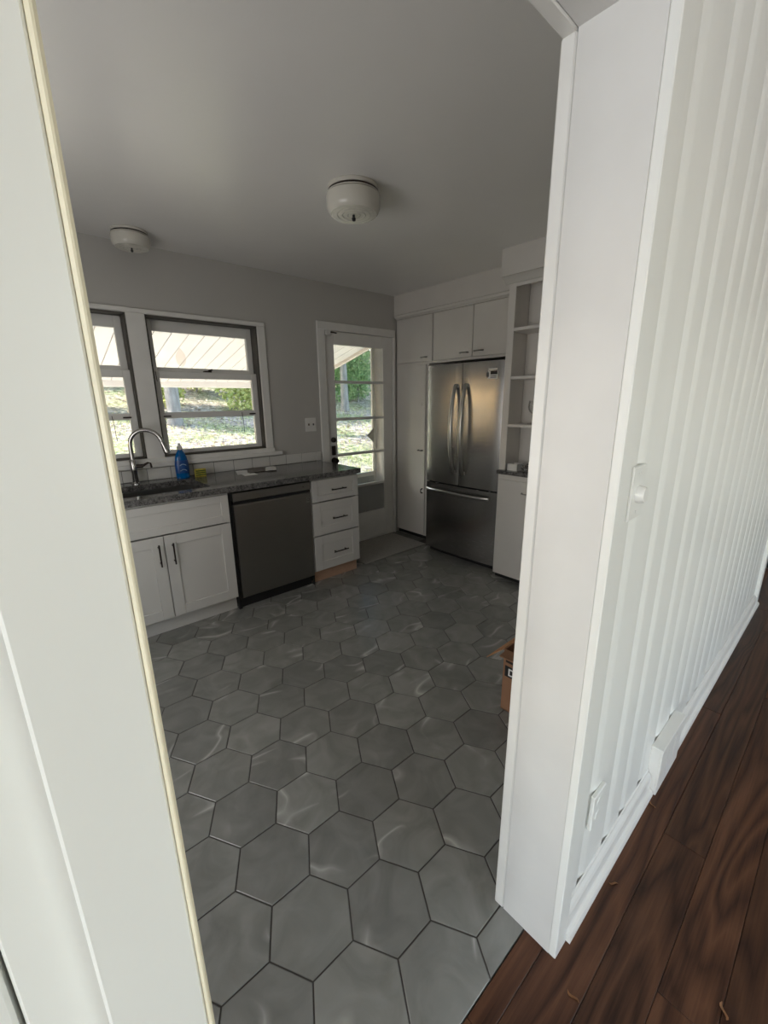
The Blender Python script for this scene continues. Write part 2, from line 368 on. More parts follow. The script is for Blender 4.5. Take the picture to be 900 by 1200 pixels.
# floors
TS = .1305; TW = .226; TX, TY = -2.521, -2.4475; YT = -2.978
floor = struct('floor', B(XL, XR, YT, 0, -.10, -.003), 'grout', 'grey hexagon tiled kitchen floor')
hexm = None
def clip(poly, x0, x1, y0, y1):
    def cl(ps, f, inter):
        out = []
        for i, p in enumerate(ps):
            q = ps[(i+1) % len(ps)]
            if f(p): out.append(p)
            if f(p) != f(q): out.append(inter(p, q))
        return out
    def ix(v): return lambda p, q: (v, p[1]+(q[1]-p[1])*(v-p[0])/(q[0]-p[0]))
    def iy(v): return lambda p, q: (p[0]+(q[0]-p[0])*(v-p[1])/(q[1]-p[1]), v)
    for f, i in ((lambda p: p[0] >= x0, ix(x0)), (lambda p: p[0] <= x1, ix(x1)), (lambda p: p[1] >= y0, iy(y0)), (lambda p: p[1] <= y1, iy(y1))):
        poly = cl(poly, f, i)
        if not poly: return []
    return poly
def hex_mesh(poly, cx, cy, name):
    bm = bmesh.new(); k = .0022
    lo = [bm.verts.new((x-cx, y-cy, -.003)) for x, y in poly]
    mx = sum(p[0] for p in poly)/len(poly); my = sum(p[1] for p in poly)/len(poly)
    mid = [bm.verts.new((x-cx, y-cy, -.0012)) for x, y in poly]
    def ins(x, y):
        d = Vector((mx-x, my-y)); d = d.normalized()*k if d.length else d
        return (x+d.x-cx, y+d.y-cy, 0)
    hi = [bm.verts.new(ins(x, y)) for x, y in poly]; n = len(poly)
    for a, c in ((lo, mid), (mid, hi)):
        for i in range(n): bm.faces.new((a[i], a[(i+1) % n], c[(i+1) % n], c[i]))
    bm.faces.new(hi); bmesh.ops.recalc_face_normals(bm, faces=bm.faces)
    me = bpy.data.meshes.new(name); bm.to_mesh(me); bm.free(); return me
R_ = TS-.0024
hexpts = [(R_*math.cos(math.radians(60*k)), R_*math.sin(math.radians(60*k))) for k in range(6)]
full = hex_mesh(hexpts, 0, 0, 'tile'); full.materials.append(M['tile'])
far = bmesh.new(); 
for i in range(-8, 18):
    for j in range(-5, 14):
        cx = TX+i*TS*1.5; cy = TY+j*TW+(TW/2 if i % 2 else 0)
        # keep clear of the floor hidden under cabinets and appliances
        if cy > -.47 and cx < -1.0: continue
        if cx > -.05 and cy < -.5: continue
        if cx > .12: continue
        poly = [(cx+x, cy+y) for x, y in hexpts]
        c = clip(poly, XL+.002, XR-.002, YT+.002, -.002)
        if len(c) < 3: continue
        ar = abs(sum(c[q][0]*c[(q+1) % len(c)][1]-c[(q+1) % len(c)][0]*c[q][1] for q in range(len(c))))/2
        if ar < .0004: continue
        if ar > .0427:
            o = link('tile', full, None, floor)
        else:
            me = hex_mesh(c, cx, cy, 'tile'); me.materials.append(M['tile']); o = link('tile', me, None, floor)
        o.location = (cx, cy, random.uniform(-.0004, .0004))
floor2 = struct('floor_dining', B(DX0, DX1, DY, YT, -.10, -.012), 'dark', 'dark brown oak plank dining room floor')
rows = [YT-.001, -3.035]
while rows[-1] > -4.9: rows.append(rows[-1]-.118)
rng = random.Random(3)
def plank(x0, x1, y0, y1, par):
    o = obj('plank', B(x0+.0006, x1-.0006, y0+.0006, y1-.0006, -.012, 0, bev=.0012), 'wood'); 
    # own origin per plank so that the grain differs
    o.parent = par; return o
for y1, y0 in zip(rows, rows[1:]):
    x = -3.9-rng.uniform(0, .8)
    lim = 4.0 if y0 > -4.2 else 2.0
    while x < lim:
        L = rng.uniform(.9, 2.1); plank(x, min(x+L, lim), y0, y1, floor2); x += L
tag(obj('plank_field', B(DX0, DX1, DY, rows[-1], -.012, -.0005), 'wood', floor2), kind='stuff')
# jamb linings of the doorway
b = B(JR, JR+.018, -3.05, YK-.018, 0, JT); box(b, JL-.018, JL, -3.05, YK-.018, 0, JT); box(b, JL-.018, JR+.018, -3.05, YK-.018, JT, JT+.018)
struct('trim_1', b, 'jamb', 'white door jamb lining of the kitchen doorway')
b = B(JR-.002, JR+.06, YK-.0165, YK+.012, 0, JT-.002, bev=.003); box(b, JL-.06, JL+.002, YK-.0165, YK+.012, 0, JT-.002, bev=.003); box(b, JL-.06, JR+.06, YK-.0165, YK+.012, JT-.002, JT+.06, bev=.003)
struct('trim_2', b, 'trim', 'white casing on the kitchen side of the doorway')
# dining side casings
struct('trim_3', B(JR, JR+.060, -3.069, YW, 0, JT+.06, bev=.002), 'board', 'narrow white corner board beside the bead board')
t4 = struct('trim_4', B(-3.143, JL-.0048, -3.069, YW, 0, JT+.06, bev=.002), 'board', 'white corner board with a cream edge at the doorway')
b = bmesh.new(); box(b, JL-.0048, JL, -3.0705, YW, 0, JT+.06, bev=.0018)
rn = random.Random(5)
obj('cream_edge', b, 'edge', t4)
struct('trim_5', B(JL, JR, -3.069, YW, JT, JT+.06, bev=.002), 'board', 'white head casing above the doorway')
# bead boards: coved left edge, then a flat
def board_mesh(wd):
    pts = [(0.0, 0.017)]
    for k in range(1, 9):
        u = k/8; pts.append((.056*u, .017*(1-u)**1.5))
    pts += [(wd-.0022, 0), (wd, .0022), (wd, .022), (0, .022)]
    bm = bmesh.new(); prism(bm, pts, 2, 0, H)
    me = bpy.data.meshes.new('board'); bm.to_mesh(me); bm.free(); me.materials.append(M['board'])
    for p in me.polygons: p.use_smooth = True
    try: me.set_sharp_from_angle(angle=math.radians(30))
    except Exception: pass
    return me
WA, WB = .173, .1336
mA, mB = board_mesh(WA), board_mesh(WB)
x = -2.134; k = 0
first = obj('board', B(JR+.04, -2.134, YW, YW+.02, 0, H), 'board', wall_front)
while x < .60:
    o = link('board', mA if k % 2 == 0 else mB, None, wall_front); o.location = (x, YW, 0); x += WA if k % 2 == 0 else WB; k += 1
obj('board', B(-3.185, JL-.02, YW, YW+.02, 0, H, bev=.002), 'board', wall_front)
x = -3.188-WA; k = 0
while x > -4.6:
    o = link('board', mB if k % 2 else mA, None, wall_front); o.location = (x, YW, 0); x -= WA if k % 2 else WB; k += 1
obj('board', B(-8.2, x+.1, YW, YW+.02, 0, H), 'board', wall_front)
XE = .70
struct('trim_6', B(.62, XE, -3.069, YK, 0, H, bev=.002), 'board', 'white end board where the bead board wall stops')
# a door leaf beyond the end of the bead board wall
d2 = sroot('door_2', (1.16, -2.98, 0), 'white door leaf past the end of the bead board wall')
obj('slab', B(XE, 1.62, -3.0, -2.96, .012, 2.05, bev=.003), 'board', d2)
for z0, z1 in ((.25, .95), (1.08, 1.9)): obj('panel', B(.84, 1.48, -3.006, -3.0, z0, z1, bev=.003), 'board', d2)
obj('knob', lathe(bmesh.new(), [(.0, -.06), (.02, -.058), (.027, -.045), (.02, -.03), (.01, -.025), (.01, 0)], (1.55, -3.0, .95), 16, 'Y'), 'bronze', d2, True)
struct('trim_7', B(1.62, 1.69, -3.069, YK, 0, H, bev=.002), 'board', 'white casing beyond the white door leaf')
# baseboards with shoe moulding
def base_profile(y):
    return [(y, 0), (y-.030, 0), (y-.0305, .012), (y-.027, .022), (y-.018, .027), (y-.016, .032), (y-.016, .078), (y-.012, .088), (y-.0055, .096), (y-.004, .102), (y, .104)]
BX0, BX1 = -1.545, -1.272
for nm, xs, lb in (('baseboard_right', (JR+.062, BX0), 'white baseboard with shoe moulding next to the doorway'), ('baseboard_far', (BX1, .695), 'white baseboard running on past the vent box'), ('baseboard_left', (-8.2, -3.145), 'white baseboard left of the doorway')):
    b = bmesh.new(); prism(b, base_profile(YW), 0, xs[0], xs[1]); struct(nm, b, 'trim', lb)
# ------------------------------------------------------------------ back wall trim, windows, door
b = B(W2[1], -1.430, -.018, 0, WZ0-.03, WZ1+.0015, bev=.003)
box(b, W1[1], W2[0], -.018, 0, WZ0-.03, WZ1+.0015, bev=.003)
box(b, W1[0]-.075, -1.430, -.020, 0, WZ1+.002, WZ1+.030, bev=.003)
box(b, W1[0]-.075, W1[0], -.018, 0, WZ0-.03, WZ1+.0015, bev=.003)
struct('trim_8', b, 'trim', 'white window casing on the kitchen wall')
b = B(W1[0]-.10, -1.362, -.050, .03, WZ0-.062, WZ0-.032, bev=.004); box(b, W1[0], -1.425, -.030, .0, WZ0-.034, WZ0, bev=.003)
struct('trim_9', b, 'trim', 'white window stool below both kitchen windows')
def window(name, x0, x1, label, stain=False):
    r = sroot(name, ((x0+x1)/2, .06, WZ0), label)
    b = bmesh.new(); f = .012
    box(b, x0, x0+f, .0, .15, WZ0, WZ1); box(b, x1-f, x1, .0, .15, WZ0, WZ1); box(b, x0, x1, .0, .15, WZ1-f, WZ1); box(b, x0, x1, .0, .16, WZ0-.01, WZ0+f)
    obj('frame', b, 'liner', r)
    def sash(nm, y0, z0, z1, st, rt, rb, muntins):
        b = bmesh.new(); y1 = y0+.032
        box(b, x0+f, x0+f+st, y0, y1, z0, z1, bev=.003); box(b, x1-f-st, x1-f, y0, y1, z0, z1, bev=.003)
        box(b, x0+f+st, x1-f-st, y0, y1, z1-rt, z1, bev=.003); box(b, x0+f+st, x1-f-st, y0, y1, z0, z0+rb, bev=.003)
        for m0, m1 in muntins: box(b, x0+f+st, x1-f-st, y0+.004, y1-.004, m0, m1, bev=.003)
        s = obj(nm, b, 'trim', r)
        zs = [z0+rb]+[q for m in muntins for q in m]+[z1-rt]
        for a, c in zip(zs[::2], zs[1::2]): obj('pane', B(x0+f+st, x1-f-st, y0+.014, y0+.018, a, c), 'glass', s)
        return s
    s1 = sash('lower_sash', .045, WZ0+.012, 1.672, .045, .050, .028, ((1.340, 1.385),))
    s2 = sash('upper_sash', .085, 1.650, WZ1-.012, .045, .075, .050, ())
    xm = (x0+x1)/2
    b = B(xm-.028, xm+.028, .040, .073, 1.672, 1.682, bev=.002); tube(b, [(xm+.005, .052, 1.684), (xm+.035, .045, 1.692)], .006, 8)
    obj('sash_lock', b, 'bronze', s1)
    b = B(xm-.035, xm+.035, .037, .045, WZ0+.018, WZ0+.034, bev=.002); obj('sash_lift', b, 'trim', s1)
    for xs, d in ((x0+.045, 1), (x1-.10, 1)): obj('catch', B(xs, xs+.05, .037, .045, 1.352, 1.362), 'bronze', s1)
    obj('cord', tube(bmesh.new(), [(x1-.165, .041, 1.37), (x1-.160, .039, 1.30), (x1-.158, .040, 1.20)], .002, 6), 'bronze', s1)
    obj('cord', tube(bmesh.new(), [(x0+.03, .037, 1.67), (x0+.034, .036, 1.60)], .002, 6), 'bronze', s1)
    if stain:
        b = bmesh.new(); pts = []
        for k in range(18):
            a = 2*math.pi*k/18; pts.append((-2.06+.036*math.cos(a)*(1 if math.sin(a) < 0 else 1-.75*math.sin(a)**2), 1.775+.066*math.sin(a)))
        prism(b, pts, 1, .0970, .0985); obj('film_mark', b, 'stain', s2)
    return r
window('window_1', W1[0], W1[1], 'double-hung window partly hidden behind the doorway edge')
window('window_2', W2[0], W2[1], 'double-hung window with a leaf-shaped mark on its top pane', True)
# back door
b = B(-.935, DR[0]+.012, -.020, 0, 0, 2.062, bev=.003); box(b, -.935, -.002, -.020, 0, 2.062, 2.13, bev=.003); box(b, DR[1]-.014, -.001, -.020, 0, 0, 2.062, bev=.003)
struct('trim_10', b, 'trim', 'white casing around the back door')
d1 = sroot('door_1', (-.44, .02, 0), 'white back door with four glass lights over a grey panel')
b = B(DR[0], DR[0]+.014, 0, .15, 0, DT); box(b, DR[1]-.012, DR[1], 0, .15, 0, DT); box(b, DR[0], DR[1], 0, .15, DT-.012, DT); box(b, DR[0], DR[1], .0, .17, -.002, .012)
obj('frame', b, 'trim', d1)
X0, X1, Y0, Y1 = -.852, -.024, .004, .046; GX0, GX1 = -.748, -.150
b = bmesh.new()
box(b, X0, GX0, Y0, Y1, .014, 2.06, bev=.003); box(b, GX1, X1, Y0, Y1, .014, 2.06, bev=.003); box(b, GX0, GX1, Y0, Y1, 1.95, 2.06, bev=.002); box(b, GX0, GX1, Y0, Y1, .014, .306, bev=.002)
slab = obj('slab', b, 'trim', d1)
mz = [.306, .599, .937, 1.28, 1.622, 1.95]
for z in mz[1:-1]: obj('glazing_bar', B(GX0, GX1, Y0+.002, Y1-.002, z-.013, z+.013, bev=.004), 'trim', slab)
for a, c in zip(mz[1:], mz[2:]): obj('pane', B(GX0, GX1, .024, .027, a, c), 'glass', slab)
obj('lower_panel', B(GX0, GX1, .018, .032, mz[0], mz[1]), 'storm', slab)
def knob(z, r, deep, nm, par, mt):
    return obj(nm, lathe(bmesh.new(), [(0, -deep), (r*.75, -deep+.002), (r, -deep*.75), (r*.95, -deep*.5), (r*.5, -deep*.35), (r*.5, -.008), (r*1.15, -.006), (r*1.15, 0)], (-.797, Y0, z), 20, 'Y'), mt, par, True)
knob(1.091, .022, .03, 'deadbolt', d1, 'bronze'); knob(.893, .026, .06, 'door_knob', d1, 'bronze')
obj('lock_plate', B(-.818, -.776, Y0-.006, Y0, .945, 1.035, bev=.006, seg=2), 'bronze', d1)
for z in (1.83, 1.09, .32): obj('hinge', tube(bmesh.new(), [(-.022, -.006, z-.045), (-.022, -.006, z+.045)], .006, 8), 'trim', d1)
cl = obj('chain_guard', B(-.845, -.785, -.022, Y0, 2.02, 2.068, bev=.004), 'trim', d1); obj('chain_bolt', tube(bmesh.new(), [(-.80, -.03, 2.045), (-.74, -.034, 2.04)], .006, 8), 'bronze', cl)
# storm door
sd = sroot('door_3', (-.44, .32, 0), 'outer storm door with a grey kick panel')
b = bmesh.new(); box(b, -.93, -.868, .151, .335, -.2, 2.13); box(b, -.012, .05, .151, .335, -.2, 2.13); box(b, -.868, -.012, .151, .335, 2.065, 2.13)
obj('outer_jamb', b, 'porch', sd)
b = bmesh.new(); box(b, -.866, -.81, .300, .330, .02, 2.062); box(b, -.046, -.013, .300, .330, .02, 2.062); box(b, -.81, -.046, .300, .330, 2.0, 2.062); box(b, -.81, -.046, .300, .330, .62, .665)
obj('frame', b, 'trim', sd); obj('kick_panel', B(-.81, -.046, .306, .324, .02, .62), 'storm', sd); obj('pane', B(-.81, -.046, .313, .316, .665, 2.0), 'glass', sd)
b = bmesh.new(); prism(b, [(-.046, 1.155), (-.140, 1.075), (-.046, .995)], 1, .292, .301); obj('latch_plate', b, 'storm', sd)
# wall tiles behind the counter
bs = obj('backsplash_grout', B(XL, -.945, -.006, 0, .914, .998), 'tilegrout', wall_back)
x = -1.0; 
tm = None; tb = bmesh.new(); box(tb, -.0775, .0775, -.0115, -.0062, 0, .0815, bev=.002)
tm = bpy.data.meshes.new('wall_tile'); tb.to_mesh(tm); tb.free(); tm.materials.append(M['btile'])
obj('wall_tile', B(-1.0, -.948, -.0115, -.0062, .916, .9975, bev=.002), 'btile', wall_back)
x = -1.0
while x-.158 > XL:
    o = link('wall_tile', tm, None, wall_back); o.location = (x-.079, 0, .916); x -= .158
# crown strip under the soffit
b = bmesh.new(); prism(b, [(0.03, 2.225), (.012, 2.225), (.006, 2.232), (-.012, 2.240), (-.016, 2.258), (-.004, 2.268), (.03, 2.268)], 1, -1.47, -.02)
struct('trim_11', b, 'cabold', 'white moulding between soffit and upper cabinets')
b = bmesh.new(); prism(b, [(-.26, 2.235), (-.275, 2.238), (-.30, 2.262), (-.325, 2.28), (-.335, 2.285), (-.26, 2.285)], 1, YK, -1.465)
struct('trim_12', b, 'cabold', 'white moulding above the open shelves')
# ------------------------------------------------------------------ base cabinets along the back wall
def shaker(name, x0, x1, z0, z1, fr, parent, mat='cab', y=CF):
    b = bmesh.new()
    box(b, x0, x0+fr, y, y+.019, z0, z1, bev=.0015); box(b, x1-fr, x1, y, y+.019, z0, z1, bev=.0015)
    box(b, x0+fr, x1-fr, y, y+.019, z1-fr, z1, bev=.0015); box(b, x0+fr, x1-fr, y, y+.019, z0, z0+fr, bev=.0015)
    box(b, x0+fr-.002, x1-fr+.002, y+.009, y+.016, z0+fr-.002, z1-fr+.002)
    return obj(name, b, mat, parent)
def pull(p0, p1, out, parent, mat='bronze', r=.005):
    """bar pull: bar between p0 and p1 standing off along out"""
    p0, p1, out = Vector(p0), Vector(p1), Vector(out); d = (p1-p0)
    b = bmesh.new(); tube(b, [p0+out, p1+out], r, 10)
    for q in (.14, .86): tube(b, [p0+d*q, p0+d*q+out], r*.9, 8)
    return obj('pull', b, mat, parent, True)
def carcass(x0, x1, parent, toe='cab', toe_y=-.555, top=.872, fronty=-.596):
    t_ = .018
    b = B(x0, x0+t_, fronty, -.02, .105, top); box(b, x1-t_, x1, fronty, -.02, .105, top)
    box(b, x0+t_, x1-t_, fronty, -.02, .105, .123); box(b, x0+t_, x1-t_, -.035, -.02, .123, top)
    box(b, x0+t_, x1-t_, fronty, fronty+.02, top-.03, top)
    obj('carcass', b, 'cab', parent)
    obj('toe_kick', B(x0, x1, toe_y, toe_y+.018, 0, .105), toe, parent)
c = thing('sink_cabinet', (-2.518, -.3, 0), 'white shaker sink cabinet with two doors below the steel sink', 'cabinet', 'white shaker base cabinets')
carcass(-2.945, -2.088, c)
shaker('false_front', -2.941, -2.094, .669, .858, .050, c)
d = shaker('door', -2.941, -2.519, .112, .660, .066, c); pull((-2.553, CF, .475), (-2.553, CF, .617), (0, -.028, 0), d)
d = shaker('door', -2.514, -2.094, .112, .660, .066, c); pull((-2.472, CF, .473), (-2.472, CF, .612), (0, -.028, 0), d)
c = thing('drawer_cabinet', (-1.22, -.3, 0), 'white cabinet of three shaker drawers with bare wood plinth', 'cabinet', 'white shaker base cabinets')
carcass(-1.447, -.992, c, 'ply', -.560)
for z0, z1, zh in ((.686, .859, .771), (.410, .676, .536), (.112, .400, .248)):
    d = shaker('drawer', -1.443, -.994, z0, z1, .048 if z1 > .8 else .070, c); pull((-1.275, CF, zh), (-1.133, CF, zh), (0, -.028, 0), d)
c = thing('base_cabinet', (-3.37, -.3, 0), 'white shaker cabinet beyond the sink cabinet', 'cabinet', 'white shaker base cabinets')
carcass(-3.79, -2.949, c)
for x0, x1 in ((-3.786, -3.37), (-3.364, -2.953)):
    shaker('drawer', x0, x1, .686, .858, .048, c); d = shaker('door', x0, x1, .112, .676, .066, c)
    pull(((x0+x1)/2-.07, CF, .772), ((x0+x1)/2+.07, CF, .772), (0, -.028, 0), d)
# dishwasher
dw = thing('dishwasher', (-1.763, -.3, 0), 'dark stainless dishwasher between the sink cabinet and the drawers', 'dishwasher')
obj('tub', B(-2.066, -1.462, -.575, -.04, .03, .866), 'black', dw)
x0, x1 = -2.062, -1.460
b = bmesh.new(); prism(b, [(-.612, .088), (-.618, .094), (-.618, .766), (-.612, .774), (-.596, .776), (-.578, .770), (-.578, .088)], 0, x0, x1)
dd = obj('door', b, 'dwsteel', dw)
b = bmesh.new(); prism(b, [(-.578, .860), (-.613, .860), (-.618, .855), (-.618, .802), (-.612, .797), (-.578, .803)], 0, x0, x1)
cp = obj('control_strip', b, 'dwsteel', dw)
obj('handle_recess', B(x0+.004, x1-.004, -.600, -.577, .765, .806), 'black', dw)
obj('indicator', lathe(bmesh.new(), [(.004, 0), (.004, -.002), (0, -.002)], (x1-.06, -.618, .828), 12, 'Y'), 'black', cp)
bd = obj('badge', B(x1-.038, x1-.008, -.6195, -.618, .700, .742), 'nickel', dd)
b = bmesh.new(); ring = [(-.011+x1-.023, 0)]
tube(b, [(x1-.023+.010*math.cos(k*math.pi/8), -.6199, .724+.010*math.sin(k*math.pi/8)) for k in range(17)], .0012, 5)
obj('badge_ring', b, 'black', bd)
obj('kick_plate', B(x0, x1, -.565, -.55, 0.0, .086), 'black', dw)
obj('side_gap_shade', B(-2.086, -2.064, -.590, -.57, .0, .868), 'dark', dw); obj('side_gap_shade', B(-1.459, -1.450, -.598, -.57, .0, .868), 'dark', dw)  # dark strips standing in for the shade in the gaps beside the door
# granite worktop with sink cut-out
SX0, SX1, SY0, SY1 = -2.868, -2.172, -.548, -.150
b = bmesh.new(); z0, z1 = .874, .914
box(b, XL+.002, SX0, -.646, -.012, z0, z1); box(b, SX1, -.985, -.646, -.012, z0, z1)
box(b, SX0, SX1, -.646, SY0, z0, z1); box(b, SX0, SX1, SY1, -.012, z0, z1)
bmesh.ops.remove_doubles(b, verts=b.verts, dist=.0001)
wt = obj('worktop', b, 'granite'); tag(wt, 'long dark granite worktop with a sink cut-out', 'worktop')
sk = thing('sink', (-2.52, -.35, .65), 'stainless undermount sink below the curved faucet', 'sink')
b = bmesh.new(); t_ = .004; sz = .66
for a in ((SX0-.004, SX0, SY0-.004, SY1+.004), (SX1, SX1+.004, SY0-.004, SY1+.004), (SX0, SX1, SY0-.004, SY0), (SX0, SX1, SY1, SY1+.004)):
    box(b, a[0], a[1], a[2], a[3], sz, .8735)
box(b, SX0, SX1, SY0, SY1, sz-.004, sz); obj('basin', b, 'sinksteel', sk)
obj('drain', lathe(bmesh.new(), [(.045, 0), (.045, .003), (.03, .004), (.028, .001), (0, .001)], (-2.52, -.35, sz), 24), 'chrome', sk, True)
# faucet
fc = thing('faucet', (-2.515, -.085, .914), 'dark chrome gooseneck faucet with a pull-down spray head', 'faucet')
fx, fy = -2.515, -.085
obj('base', lathe(bmesh.new(), [(.028, .914), (.028, .920), (.021, .926), (.019, .99), (.021, 1.0), (.021, 1.075), (.017, 1.082)], (fx, fy, 0), 20), 'chrome', fc, True)
dirn = Vector((.86, -.51, 0)).normalized()
dirn = Vector((.93, -.36, 0)).normalized()
R1 = .098; zt = 1.178
pts = [(fx, fy, 1.075), (fx, fy, 1.13)]
for k in range(0, 15):
    a = math.pi-(k/14)*math.radians(168)
    p = Vector((fx, fy, zt))+dirn*(R1+R1*math.cos(a))+Vector((0, 0, R1*math.sin(a))); pts.append(p)
obj('neck', tube(bmesh.new(), pts, .0140, 14), 'chrome', fc, True)
e = pts[-1]; dn = (pts[-1]-pts[-2]).normalized()
obj('spray_head', tube(bmesh.new(), [e, e+dn*.012, e+dn*.03, e+dn*.075, e+dn*.09], [.0125, .015, .016, .023, .021], 16), 'chrome', fc, True)
b = bmesh.new(); tube(b, [(fx, fy, 1.035), (fx+.055, fy-.02, 1.035)], .013, 12); tube(b, [(fx+.052, fy-.02, 1.035), (fx+.085, fy-.03, 1.055), (fx+.10, fy-.033, 1.05), (fx+.103, fy-.033, 1.02)], [.008, .007, .006, .007], 10)
obj('lever', b, 'bronze', fc, True)
# soap bottle, sponge, papers
sb = thing('soap_bottle', (-2.205, -.085, .914), 'blue dish soap bottle with a pale cap beside the faucet', 'bottle')
def oval(prof, c, n=24, sy=.6):
    bm = bmesh.new(); lathe(bm, prof, (0, 0, 0), n)
    for v in bm.verts: v.co = Vector((c[0]+v.co.x, c[1]+v.co.y*sy, c[2]+v.co.z))
    return bm
sc112 = lambda ps: [(r*1.14, z*1.13) for r, z in ps]
bod = obj('bottle_body', oval(sc112([(.034, 0), (.040, .004), (.041, .05), (.040, .10), (.034, .14), (.024, .165), (.016, .178), (.015, .186)]), (-2.205, -.085, .914)), 'soap', sb, True)
lb = obj('label', oval(sc112([(.0412, .035), (.0422, .05), (.0418, .098), (.0385, .118)]), (-2.205, -.0855, .914)), 'soaplabel', bod, True)
b = bmesh.new()
for k in range(2): tube(b, [(-2.205-.022+.044*q/6, -.1150+.0035*abs(q-3)/3, .972+.038*k+.010*math.sin(q/6*math.pi)) for q in range(7)], .0028, 6)
obj('label_mark', b, 'soapwhite', lb)
obj('cap', oval(sc112([(.016, .186), (.0165, .20), (.013, .206), (.008, .210), (.007, .224), (.003, .227)]), (-2.205, -.085, .914), sy=1), 'plast', sb, True)
sp = thing('sponge', (-2.085, -.085, .914), 'yellow and green sponge standing beside the soap bottle', 'sponge')
b = B(-2.125, -2.045, -.108, -.084, .914, .972, bev=.005, seg=2); obj('sponge_body', b, 'sponge', sp)
for z in (.928, .943, .958): obj('scour_strip', B(-2.121, -2.049, -.1105, -.1075, z-.004, z+.004), 'spongegreen', sp)
def sheet(name, pts, z, mat, label, bend=.0, th=.0006):
    bm = bmesh.new(); n = 6; g = []
    a, b_, c_, d_ = [Vector((p[0], p[1], 0)) for p in pts]
    for s in (0, 1):
        rows_ = []
        for i in range(n+1):
            u = i/n; r = []
            for j in range(n+1):
                v = j/n; p = (a*(1-u)+b_*u)*(1-v)+(d_*(1-u)+c_*u)*v
                p.z = z+th*s+bend*math.sin(u*math.pi)*(.4+.6*v); r.append(bm.verts.new(p))
            rows_.append(r)
        g.append(rows_)
    for s in (0, 1):
        for i in range(n):
            for j in range(n):
                bm.faces.new((g[s][i][j], g[s][i+1][j], g[s][i+1][j+1], g[s][i][j+1]))
    rim = [(i, 0) for i in range(n)]+[(n, j) for j in range(n)]+[(i, n) for i in range(n, 0, -1)]+[(0, j) for j in range(n, 0, -1)]
    for q in range(len(rim)):
        i, j = rim[q]; k, l = rim[(q+1) % len(rim)]; bm.faces.new((g[0][i][j], g[0][k][l], g[1][k][l], g[1][i][j]))
    bmesh.ops.recalc_face_normals(bm, faces=bm.faces)
    o = obj(name, bm, mat, None, True); return tag(o, label, 'paper', 'papers on the worktop')
sheet('leaflet', [(-1.86, -.24), (-1.78, -.27), (-1.70, -.10), (-1.80, -.06)], .9145, 'paper', 'white folded leaflet nearest the sponge on the worktop', .004)
sheet('booklet', [(-1.77, -.22), (-1.62, -.24), (-1.57, -.06), (-1.70, -.05)], .9155, 'paperdk', 'dark printed booklet lying between two white leaflets', .004, .004)
sheet('leaflet', [(-1.64, -.26), (-1.55, -.27), (-1.47, -.11), (-1.55, -.08)], .9165+.004, 'paper', 'white leaflet overlapping the dark booklet towards the drawers', .005)
sheet('note', [(-1.84, -.33), (-1.74, -.34), (-1.73, -.25), (-1.83, -.25)], .9145, 'paper', 'small white note at the front of the leaflets', .002)
# light switch on the back wall
sw = thing('switch_plate', (-1.04, 0, 1.18), 'white double toggle switch plate beside the back door', 'light switch')
obj('plate', B(-1.098, -.985, -.006, 0, 1.185, 1.305, bev=.003), 'plast', sw)
for x in (-1.066, -1.018): 
    tg = obj('toggle', B(x-.005, x+.005, -.018, -.004, 1.238, 1.256, bev=.002), 'bronze', sw)
# door mat
tag(obj('door_mat', B(-.875, -.07, -.545, -.03, .0006, .009, bev=.003), 'rug'), 'grey woven mat on the tiles in front of the back door', 'mat')
# ------------------------------------------------------------------ built-in wall of cabinets
def slabdoor(name, y0, y1, z0, z1, parent, x=.012, mat='cabold'):
    return obj(name, B(x, x+.019, y0, y1, z0, z1, bev=.003), mat, parent)
def cup(y, z, parent, x=.012, horiz=True, mat='nickel', L=.05):
    b = bmesh.new(); d = (0, L, 0) if horiz else (0, 0, L)
    p0 = Vector((x, y, z))-Vector(d); p1 = Vector((x, y, z))+Vector(d)
    tube(b, [p0, p0*.9+p1*.1+Vector((-.022, 0, 0)), p0*.5+p1*.5+Vector((-.027, 0, 0)), p0*.1+p1*.9+Vector((-.022, 0, 0)), p1], [.007, .005, .004, .005, .007], 8)
    return obj('pull', b, mat, parent, True)
pc = thing('pantry_cabinet', (.3, -.25, 0), 'tall white pantry cabinet with flush doors beside the back door', 'cabinet')
b = B(.031, .65, -.460, -.005, .045, 1.79); box(b, .031, .65, -.522, -.005, 1.79, 2.25); obj('carcass', b, 'cabold', pc)
obj('plinth', B(.06, .65, -.46, -.005, 0, .045), 'dark', pc)
d = slabdoor('door', -.432, -.035, .058, 1.780, pc)
cup(-.375, .953, d, L=.028, mat='bronze'); cup(-.405, .535, d, horiz=False, L=.022, mat='bronze')
obj('latch', B(.004, .012, -.396, -.370, 1.395, 1.423, bev=.003), 'cabold', d)
d = slabdoor('door', -.508, -.030, 1.808, 2.222, pc); cup(-.410, 1.848, d, L=.036)
oc = thing('over_fridge_cabinet', (.3, -1.0, 1.80), 'white two-door cabinet above the refrigerator', 'cabinet')
b = B(.031, .65, -1.485, -.524, 1.785, 2.25); obj('carcass', b, 'cabold', oc)
d = slabdoor('door', -.972, -.536, 1.808, 2.222, oc); cup(-.889, 1.848, d, L=.045)
d = slabdoor('door', -1.420, -.978, 1.808, 2.222, oc); cup(-1.045, 1.852, d, L=.045)
obj('bottom_rail', B(.018, .031, -1.485, -.524, 1.785, 1.803), 'cabold', oc)
